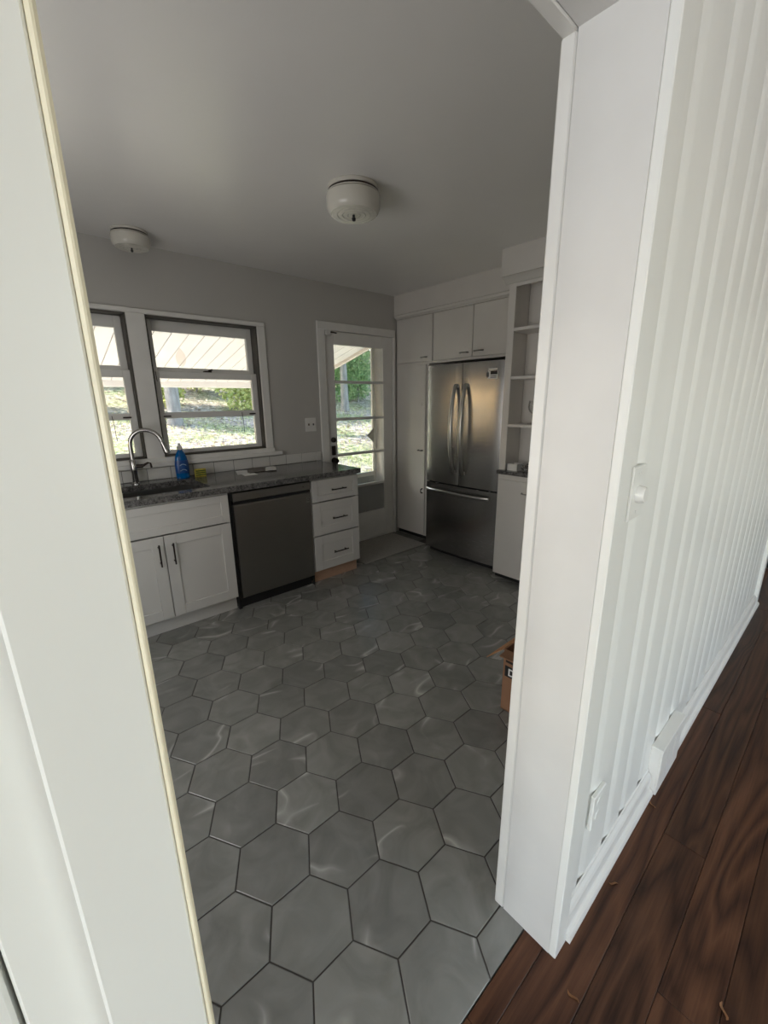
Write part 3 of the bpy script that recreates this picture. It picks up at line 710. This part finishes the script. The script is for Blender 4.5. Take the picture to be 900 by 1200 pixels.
# refrigerator
fr = thing('refrigerator', (.15, -1.043, 0), 'stainless french door refrigerator with a bottom freezer drawer', 'refrigerator')
obj('case', B(-.115, .62, -1.432, -.654, .03, 1.725, bev=.006), 'grey', fr)
def fdoor(name, y0, y1, z0, z1):
    n = 10; prof = []; ym = -1.043
    for k in range(n+1):
        y = y0+(y1-y0)*k/n; q = (y-ym)/.40
        prof.append((-.200+.012*q*q, y))
    prof[0] = (prof[0][0]+.006, prof[0][1]); prof[-1] = (prof[-1][0]+.006, prof[-1][1])
    prof = prof+[(-.122, y1), (-.122, y0)]
    bm = bmesh.new(); prism(bm, prof, 2, z0, z1); return obj(name, bm, 'steel', fr, True)
dL = fdoor('door', -1.0405, -.648, .712, 1.742); dR = fdoor('door', -1.438, -1.0455, .712, 1.742); dz = fdoor('freezer_drawer', -1.438, -.648, .055, .698)
obj('door_gap', B(-.150, -.116, -1.432, -.654, .05, 1.736), 'black', fr)
obj('foot_grille', B(-.13, -.10, -1.42, -.66, .0, .05), 'black', fr)
def bow(y, dy, par, z0=.815, z1=1.575):
    pts = []; n = 18
    for k in range(n+1):
        u = k/n; s = math.sin(u*math.pi)
        pts.append((-.198-.012-.062*s**.7, y+dy*s**.8*.0, z0+(z1-z0)*u))
    b = bmesh.new(); tube(b, pts, [.013+.004*math.sin(math.pi*k/n) for k in range(n+1)], 12, (1.25, .8))
    for z in (z0+.012, z1-.012): box(b, -.215, -.196, y-.016, y+.016, z-.016, z+.016, bev=.004)
    return obj('handle', b, 'nickel', par, True)
bow(-.990, 1, dL); bow(-1.096, -1, dR)
pts = [(-.198-.010-.045*math.sin(math.pi*k/16)**.6, -.672-.70*k/16, .640) for k in range(17)]
b = bmesh.new(); tube(b, pts, .013, 12, (.8, 1.2)); obj('handle', b, 'nickel', dz, True)
obj('ice_dot', lathe(bmesh.new(), [(.006, 0), (.006, -.002), (0, -.002)], (-.190, -.742, .93), 12, 'X'), 'plast', dL)
st = obj('sticker', B(-.1952, -.1925, -1.385, -1.275, 1.605, 1.665), 'plast', dR)
obj('sticker_bar', B(-.1962, -.1950, -1.383, -1.320, 1.638, 1.664), 'black', st)
obj('sticker_mark', B(-.1962, -.1950, -1.305, -1.284, 1.620, 1.655), 'grey', st)
for k in range(2): obj('sticker_line', B(-.1962, -.1950, -1.375, -1.32, 1.613+.011*k, 1.618+.011*k), 'grey', st)
obj('sticker_line', B(-.1955, -.1930, -1.38, -1.30, 1.672, 1.684), 'plast', dR)
# open shelves with base cabinet
su = thing('open_shelves', (-.15, -1.85, .914), 'white built-in open shelves beside the refrigerator', 'shelves')
SYL, SYR = -1.487, -2.36; sxf, sxb = -.26, -.03
b = B(sxf+.02, sxb, SYL-.03, SYL, .915, 2.275); obj('side_panel', b, 'cabold', su)
obj('side_panel', B(sxf+.02, sxb, SYR, SYR+.03, .915, 2.275), 'cabold', su)
b = B(sxf, sxf+.02, SYL-.056, SYL, .9145, 2.275, bev=.002); obj('stile', b, 'cabold', su)
obj('stile', B(sxf, sxf+.02, SYR, SYR+.056, .9145, 2.275, bev=.002), 'cabold', su)
obj('top_rail', B(sxf, sxf+.02, SYR+.056, SYL-.056, 2.215, 2.275), 'cabold', su)
y = SYL-.03
while y > SYR+.03:
    y2 = max(y-.14, SYR+.03); obj('back_board', B(sxb-.006, sxb+.006, y2+.0015, y-.0015, .915, 2.275, bev=.002), 'cabold', su); y = y2
for z in (1.945, 1.612, 1.266): obj('shelf', B(sxf+.004, sxb-.006, SYR+.03, SYL-.03, z-.022, z, bev=.002), 'cabold', su)
# the old shelf side runs back to the refrigerator alcove
struct('wall_alcove', B(sxb+.006, XR, SYL-.03, SYL, 0, 2.28), 'cabold', 'white side panel of the refrigerator alcove')
nc = thing('base_cabinet', (0, -1.85, 0), 'white flush-door base cabinet under the open shelves', 'cabinet')
b = B(sxf+.001, .0, SYR, SYL, .045, .882); obj('carcass', b, 'cabold', nc); obj('plinth', B(sxf+.04, 0, SYR, SYL, 0, .045), 'dark', nc)
for y0, y1, yh in ((-1.905, SYL-.014, -1.745), (SYR+.01, -1.912, -2.05)):
    d = slabdoor('door', y0, y1, .052, .842, nc, sxf-.018); cup(yh, .757, d, sxf-.018, L=.03)
tag(obj('niche_worktop', B(sxf-.028, .0, SYR, SYL+.004, .8835, .9135, bev=.003), 'granite'), 'short granite slab below the open shelves', 'worktop')
b = bmesh.new()
x0, x1, y0, y1 = -.245, -.15, -1.640, -1.550
box(b, x0, x1, y0, y1, .914, .919); box(b, x0, x0+.004, y0, y1, .919, .965); box(b, x1-.004, x1, y0, y1, .919, .965); box(b, x0, x1, y0, y0+.004, .919, .965); box(b, x0, x1, y1-.004, y1, .919, .965)
tag(obj('tray', b, 'plast'), 'small white open box on the granite slab under the shelves', 'box')
def crumple(c, r, seed, sq):
    rg = random.Random(seed); bm = bmesh.new(); bmesh.ops.create_icosphere(bm, subdivisions=3, radius=1)
    for v in bm.verts:
        s = rg.uniform(.68, 1.08); v.co = Vector((c[0]+v.co.x*r*s, c[1]+v.co.y*r*1.25*s, max(c[2]-r*sq+.001, c[2]+v.co.z*r*sq*s)))
    return bm
tag(obj('plastic_bag', crumple((-.200, -1.705, .914+.031), .046, 4, .66), 'bag'), 'crumpled clear plastic bag beside the small white box', 'bag')
wg = thing('wine_glass', (-.12, -1.662, 1.266), 'clear stemmed glass standing on the lowest open shelf', 'glass')
g0 = (-.12, -1.662, 1.2665)
bo = obj('bowl', lathe(bmesh.new(), [(.004, .075), (.018, .082), (.032, .105), (.036, .13), (.031, .17), (.030, .17), (.035, .13), (.031, .106), (.017, .084), (.0, .079)], g0, 24), 'clear', wg, True)
obj('stem', lathe(bmesh.new(), [(.036, 0), (.036, .002), (.006, .008), (.004, .02), (.004, .076)], g0, 20), 'clear', wg, True)
# cardboard box with an open flap
cb = thing('cardboard_box', (-1.38, -2.62, 0), 'brown cardboard box with open flaps on the kitchen floor', 'box')
x0, x1, y0, y1, hb = -1.562, -1.20, -2.80, -2.428, .325; t_ = .004
for a in ((x0, x0+t_, y0, y1), (x1-t_, x1, y0, y1), (x0+t_, x1-t_, y0, y0+t_), (x0+t_, x1-t_, y1-t_, y1)): 
    s_ = obj('box_side', B(a[0], a[1], a[2], a[3], .002, hb), 'card', cb)
    if a[1] == x0+t_: face = s_
obj('box_bottom', B(x0, x1, y0, y1, .0012, .0052), 'card', cb)
def flap(p, q, dvec, mat='cardin'):
    p, q, dvec = Vector(p), Vector(q), Vector(dvec); bm = bmesh.new(); nrm = (q-p).cross(dvec).normalized()*.004
    ins = (q-p).normalized()*.012
    vs_ = [p, q, q+dvec-ins, p+dvec+ins]; a = [bm.verts.new(v) for v in vs_]; b_ = [bm.verts.new(v+nrm) for v in vs_]
    bm.faces.new(a[::-1]); bm.faces.new(b_)
    for i in range(4): bm.faces.new((a[i], a[(i+1) % 4], b_[(i+1) % 4], b_[i]))
    bmesh.ops.recalc_face_normals(bm, faces=bm.faces); return obj('flap', bm, mat, cb)
flap((x0, y1-.01, hb), (x0, y0+.01, hb), (-.075, 0, .010), 'card'); flap((x1, y0, hb), (x1, y1, hb), (.14, 0, -.08)); flap((x0, y1, hb), (x1, y1, hb), (0, .10, -.10)); flap((x1, y0, hb), (x0, y0, hb), (0, -.05, -.13))
bk = obj('print_bar', B(x0-.0006, x0+.001, y0+.10, y1-.010, .188, .245), 'black', face)
obj('print_line', B(x0-.0006, x0+.001, y1-.075, y1-.012, .262, .274), 'bronze', face)
def text(s, size, mat, parent, mw):
    cu = bpy.data.curves.new('t', 'FONT'); cu.body = s; cu.size = size; cu.extrude = .0004; cu.offset = .0012; cu.resolution_u = 3
    o = bpy.data.objects.new('t', cu); COL.objects.link(o); dg = bpy.context.evaluated_depsgraph_get()
    me = bpy.data.meshes.new_from_object(o.evaluated_get(dg)); bpy.data.objects.remove(o); bpy.data.curves.remove(cu)
    bm = bmesh.new(); bm.from_mesh(me); bm.transform(mw); bpy.data.meshes.remove(me)
    return obj('lettering', bm, mat, parent)
# text faces -x: text x axis -> -y, text y axis -> z
text('D', .052, 'plast', bk, Matrix(((0, 0, -1, x0-.0010), (-1, 0, 0, y1-.026), (0, 1, 0, .198), (0, 0, 0, 1))))
# ceiling lights
def ceiling_light(loc, label, sc=1.0):
    t_ = thing('ceiling_light', loc, label, 'ceiling light', 'round drum ceiling lights')
    x, y, z = loc
    P = lambda *ps: [(r*sc, z+d*sc) for r, d in ps]
    obj('canopy', lathe(bmesh.new(), P((.118, 0), (.122, -.004), (.122, -.018), (.117, -.022), (.117, -.028), (.126, -.030), (.126, -.034), (.115, -.036)), (x, y, 0), 40), 'frost', t_, True)
    obj('metal_band', lathe(bmesh.new(), P((.1185, -.0215), (.1235, -.022), (.1235, -.027), (.1185, -.0275)), (x, y, 0), 40), 'bronze', t_, True)
    obj('drum', lathe(bmesh.new(), P((.120, -.036), (.130, -.040), (.131, -.060), (.129, -.090), (.122, -.107), (.112, -.1165), (.108, -.104), (.0, -.104)), (x, y, 0), 40), 'frost', t_, True)
    L = obj('lens', lathe(bmesh.new(), P((.112, -.1165), (.107, -.112), (.098, -.117), (.090, -.112), (.080, -.118), (.068, -.112), (.056, -.119), (.043, -.113), (.030, -.119), (.016, -.113), (.0, -.116)), (x, y, 0), 40), 'lens', t_, True)
    obj('finial', lathe(bmesh.new(), P((.006, -.115), (.006, -.128), (.010, -.131), (.008, -.142), (0, -.145)), (x, y, 0), 14), 'black', t_, True)
ceiling_light((-1.66, -1.50, H), 'glass drum ceiling light over the middle of the tile floor')
ceiling_light((-2.36, -.225, H), 'glass drum ceiling light close to the window wall above the sink', .8)
# ------------------------------------------------------------------ things on the bead board wall
dm = thing('dimmer_switch', (-2.125, YW, 1.19), 'white dimmer plate with a round knob on the bead board', 'light switch')
pl = obj('plate', B(-2.163, -2.086, YW-.007, YW, 1.195, 1.315, bev=.003), 'board', dm)
obj('knob', lathe(bmesh.new(), [(.0, -.016), (.015, -.016), (.0175, -.013), (.019, -.003), (.019, 0)], (-2.124, YW-.007, 1.252), 24, 'Y'), 'plast', dm, True)
for z in (1.212, 1.298): obj('screw', lathe(bmesh.new(), [(.003, 0), (.003, -.001), (0, -.001)], (-2.124, YW-.007, z), 10, 'Y'), 'plast', dm)
ol = thing('outlet_plate', (-2.08, YW, .30), 'painted-over outlet cover low on the bead board', 'outlet')
obj('plate', B(-2.118, -2.042, YW-.011, YW, .300, .415, bev=.002), 'board', ol)
for z in (.335, .380): obj('socket', lathe(bmesh.new(), [(.016, 0), (.016, -.0008), (.014, -.0012), (0, -.0012)], (-2.08, YW-.011, z), 18, 'Y'), 'board', ol)
vb = thing('vent_box', (-1.41, YW-.02, 0), 'white wooden vent box interrupting the baseboard', 'vent')
obj('box_body', B(BX0+.004, BX1-.004, YW-.030, YW, 0, .200), 'trim', vb)
obj('box_lid', B(BX0-.002, BX1+.002, YW-.040, YW, .200, .212, bev=.002), 'trim', vb)
n = 3; wv = (BX1-BX0-.008)/n
for k in range(n): obj('front_panel', B(BX0+.004+wv*k+.002, BX0+.004+wv*(k+1)-.002, YW-.037, YW-.030, .004, .196, bev=.001), 'trim', vb)
# crumbs and curled leaves on the oak floor
def curl(x, y, a, L, label):
    bm = bmesh.new(); n = 6
    up = []; dn = []
    for k in range(n+1):
        u = k/n-.5; wd = .0045*math.cos(u*math.pi)+.0006; px = L*u; py = .006*math.sin(u*5); pz = .0012+.006*u*u*2
        ca, sa = math.cos(a), math.sin(a)
        for s, lst in ((1, up), (-1, dn)):
            X = px*ca-(py+s*wd)*sa; Y = px*sa+(py+s*wd)*ca; lst.append(bm.verts.new((x+X, y+Y, pz+.003*(s > 0))))
    for i in range(n): bm.faces.new((up[i], up[i+1], dn[i+1], dn[i]))
    r = bmesh.ops.solidify(bm, geom=bm.faces[:], thickness=.0008)
    zmin = min(v.co.z for v in bm.verts); bmesh.ops.translate(bm, verts=bm.verts, vec=(0, 0, .0004-zmin))
    tag(obj('dry_leaf', bm, 'leafcurl', None, True), label, 'leaf', 'curled leaf scraps on the oak floor')
curl(-1.587, -3.093, .5, .022, 'reddish dry leaf scrap beside the baseboard near the vent box')
curl(-1.967, -3.100, 1.9, .026, 'dry leaf sliver beside the baseboard below the outlet')
curl(-2.311, -3.135, 1.2, .030, 'curled tan leaf scrap in front of the doorway corner')
curl(-2.063, -3.392, .2, .034, 'long tan leaf curl out on the open oak floor')
# ------------------------------------------------------------------ outdoors
def gz(x, y):
    if y < 1.4: z = -.28
    elif y < 10: z = -.28+.165*(y-1.4)
    else: z = 1.139+.21*(y-10)
    return z+.05*math.sin(x*.9+y*.4)*(1 if y > 2 else .3)
bm = bmesh.new(); nx, ny = 60, 60; gx0, gx1, gy0, gy1 = -14, 34, .14, 40
V = [[bm.verts.new((gx0+(gx1-gx0)*i/nx, gy0+(gy1-gy0)*(j/ny)**1.6, 0)) for j in range(ny+1)] for i in range(nx+1)]
for col in V:
    for v in col: v.co.z = gz(v.co.x, v.co.y)
for i in range(nx):
    for j in range(ny): bm.faces.new((V[i][j], V[i+1][j], V[i+1][j+1], V[i][j+1]))
ground = struct('ground', bm, 'ground', 'sunlit lawn rising behind the house', True)
def cards(bm, rg, n, center, rx, ry, rz, s0, s1, flat=False, zfun=None, shell=.35):
    for _ in range(n):
        while True:
            p = Vector((rg.uniform(-1, 1), rg.uniform(-1, 1), rg.uniform(-1, 1)))
            if shell < p.length < 1: break
        c_ = Vector((center[0]+p.x*rx, center[1]+p.y*ry, center[2]+p.z*rz)); s = rg.uniform(s0, s1)
        if zfun: c_.z = zfun(c_.x, c_.y)+rg.uniform(.005, .03)
        a = Vector((rg.uniform(-1, 1), rg.uniform(-1, 1), rg.uniform(-1, 1) if not flat else rg.uniform(-.25, .25))).normalized()
        b_ = a.cross(Vector((rg.uniform(-1, 1), rg.uniform(-1, 1), rg.uniform(-1, 1)) if not flat else (0, 0, 1))).normalized()
        q = [c_+a*s, c_+b_*s*.55+a*.1*s, c_-a*s, c_-b_*s*.55]
        bm.faces.new([bm.verts.new(v) for v in q])
    return bm
rg = random.Random(11)
bm = bmesh.new()
for _ in range(9000):
    x = rg.uniform(-6, 14); y = 1.5+rg.random()**1.2*12
    if rg.random() < .45 and y < 5: continue
    s = rg.uniform(.03, .075); a = rg.uniform(0, 6.28); z = gz(x, y)+rg.uniform(.01, .03); tl = rg.uniform(-.4, .4)
    u = Vector((math.cos(a), math.sin(a), tl))*s; v_ = Vector((-math.sin(a), math.cos(a), rg.uniform(-.3, .3)))*s*.6
    c_ = Vector((x, y, z+.02)); bm.faces.new([bm.verts.new(q) for q in (c_+u, c_+v_, c_-u, c_-v_)])
tag(obj('fallen_leaves', bm, 'leafD', ground), 'pale fallen leaves scattered over the lawn', None, None, 'stuff')
bm = bmesh.new()
for _ in range(14000):
    x = rg.uniform(-5, 10); y = 1.2+rg.random()**1.1*9; z = gz(x, y); h_ = rg.uniform(.04, .10); a = rg.uniform(0, 6.28); wd = .008
    t_ = Vector((x+rg.uniform(-.04, .04), y+rg.uniform(-.04, .04), z+h_)); d = Vector((math.cos(a), math.sin(a), 0))*wd
    bm.faces.new([bm.verts.new(q) for q in (Vector((x, y, z-.01))-d, Vector((x, y, z-.01))+d, t_)])
tag(obj('grass', bm, 'leafA', ground), 'short lawn grass outside the windows', None, None, 'stuff')
def tree(x, y, h_, r, mat, label, tr=.14, n=1500, kind='tree', group='trees behind the lawn', leaf=(.09, .2), lean=0):
    z = gz(x, y); t_ = thing(kind, (x, y, z), label, 'tree' if kind == 'tree' else 'bush', group)
    rr = random.Random(int(x*100+y*7))
    b = bmesh.new(); top = z+h_*.72
    tube(b, [(x, y, z-.15), (x+.02, y, z+.3), (x+lean*.4, y, z+h_*.35), (x+lean, y+.1, top)], [tr*1.35, tr, tr*.85, tr*.35], 10)
    for k in range(5):
        a = rr.uniform(0, 6.28); zz = z+h_*rr.uniform(.35, .6)
        tube(b, [(x+lean*.5, y, zz), (x+lean*.5+math.cos(a)*r*.4, y+math.sin(a)*r*.4, zz+h_*.12), (x+lean*.5+math.cos(a)*r*.8, y+math.sin(a)*r*.8, zz+h_*.28)], [tr*.4, tr*.28, tr*.1], 6)
    obj('trunk', b, 'bark', t_, True)
    b = bmesh.new()
    if kind == 'tree':
        for k in range(7):
            a = rr.uniform(0, 6.28); q = rr.uniform(.2, .75)
            cards(b, rr, n//7, (x+lean+math.cos(a)*r*q, y+math.sin(a)*r*q, z+h_*rr.uniform(.5, .9)), r*.55, r*.55, h_*.17, *leaf)
    else:
        for k in range(5):
            a = rr.uniform(0, 6.28); q = rr.uniform(.1, .6)
            cards(b, rr, n//5, (x+math.cos(a)*r*q, y+math.sin(a)*r*q, z+h_*rr.uniform(.36, .58)), r*.6, r*.6, h_*.42, *leaf)
    obj('foliage', b, mat, t_)
T = [(.20, 8.6, 9, 1.9, 'leafB', 'tall tree with a thick grey trunk on the lawn', .17),
     (6.4, 9.6, 4.4, 1.9, 'leafB', 'full green tree on the lawn seen through the back door', .15),
     (11.4, 11.4, 4.8, 2.1, 'leafB', 'dark green tree beyond the full green lawn tree', .16),
     (3.2, 16, 9, 2.8, 'leafA', 'yellow-green tree behind the window shrubs', .18),
     (15.6, 14, 5.8, 2.5, 'leafB', 'broad green tree at the far end of the lawn', .18),
     (-3.4, 16, 9, 2.8, 'leafA', 'pale yellow-green tree far behind the sink window', .18),
     (9.3, 17, 5.5, 2.6, 'leafA', 'yellow-green tree behind the green lawn trees', .2),
     (-.2, 22, 10, 3.0, 'leafB', 'tall green tree at the back of the woods', .2),
     (15.5, 20, 6.5, 2.8, 'leafA', 'yellow-green tree past the broad green tree', .2),
     (5.0, 26, 7, 2.6, 'leafB', 'distant green tree filling the gap in the woods', .2)]
for a in T: tree(*a[:6], a[6], n=4200)
rb = random.Random(23)
Bs = [(-1.8, 10.6, 'leafC', 'pale twiggy shrub on the lawn edge beside the thick grey trunk'), (.55, 10.9, 'leafA', 'loose yellow-green shrub just behind the thick grey trunk'),
      (2.75, 10.2, 'leafA', 'bright yellow-green shrub beside the shrub behind the trunk'), (2.3, 13.0, 'leafA', 'taller yellow-green shrub in the second row of shrubs'),
      (-.2, 14.2, 'leafA', 'yellow-green shrub behind the pale twiggy shrub'), (5.0, 13.2, 'leafC', 'pale shrub behind the bright yellow-green shrub'),
      (8.3, 11.2, 'leafB', 'low green shrub beside the full green lawn tree'), (10.4, 14.6, 'leafA', 'small yellow-green shrub under the dark green tree'), (7.4, 13.8, 'leafB', 'dense green shrub behind the low green shrub')]
for x, y, mt, lb in Bs:
    tree(x, y, rb.uniform(2.2, 2.8), 1.15, mt, lb, .04, 6500, 'shrub', 'shrubs along the lawn edge', (.03, .075))
# porch roof above the kitchen windows
pr = thing('porch_roof', (-3.2, .15, 2.2), 'white board porch roof sloping down outside the kitchen windows', 'porch roof')
PZ = lambda y: 2.25-.25*y
RX = .25; EY = 2.26
def slab_y(bm, x0, x1, y0, y1, t0, t1):
    prism(bm, [(y0, PZ(y0)+t0), (y1, PZ(y1)+t0), (y1, PZ(y1)+t1), (y0, PZ(y0)+t1)], 0, x0, x1); return bm
obj('roof_deck', slab_y(bmesh.new(), -8.0, RX, .151, EY, .018, .12), 'fascia', pr)
x = RX-.005; pm = None
while x > -7.9:
    b = slab_y(bmesh.new(), x-.136, x, .152, EY-.04, 0, .0175); bmesh.ops.bevel(b, geom=b.edges[:], offset=.003, segments=1, affect='EDGES')
    obj('board', b, 'porch', pr); x -= .142
obj('eave_beam', B(-8.0, RX, EY-.04, EY+.06, PZ(EY)-.055, PZ(EY)+.10, bev=.004), 'porch', pr)
b = slab_y(bmesh.new(), RX, RX+.04, .151, EY+.06, -.03, .14); obj('rake_board', b, 'fascia', pr)
# main roof slab over the house
struct('bounce_slab', B(-8.0, .2, .151, 2.7, -.40, -.21), 'bounce_slab', 'added pale slab bouncing sunlight under the porch roof')  # unseen slab, added to bounce sunlight up to the ceiling and porch boards
b = B(DX0-.5, DX1+.5, DY-.5, .45, H+.2, H+.34); box(b, DX0-1.5, -4.0, .45, 2.2, H+.2, H+.34); box(b, DX0-1.5, DX0-.5, DY-.5, .45, H+.2, H+.34)  # parts reaching past the house are added to keep sun off the end window
struct('roof', b, 'fascia', 'flat roof over the house with an added sun-blocking extension')
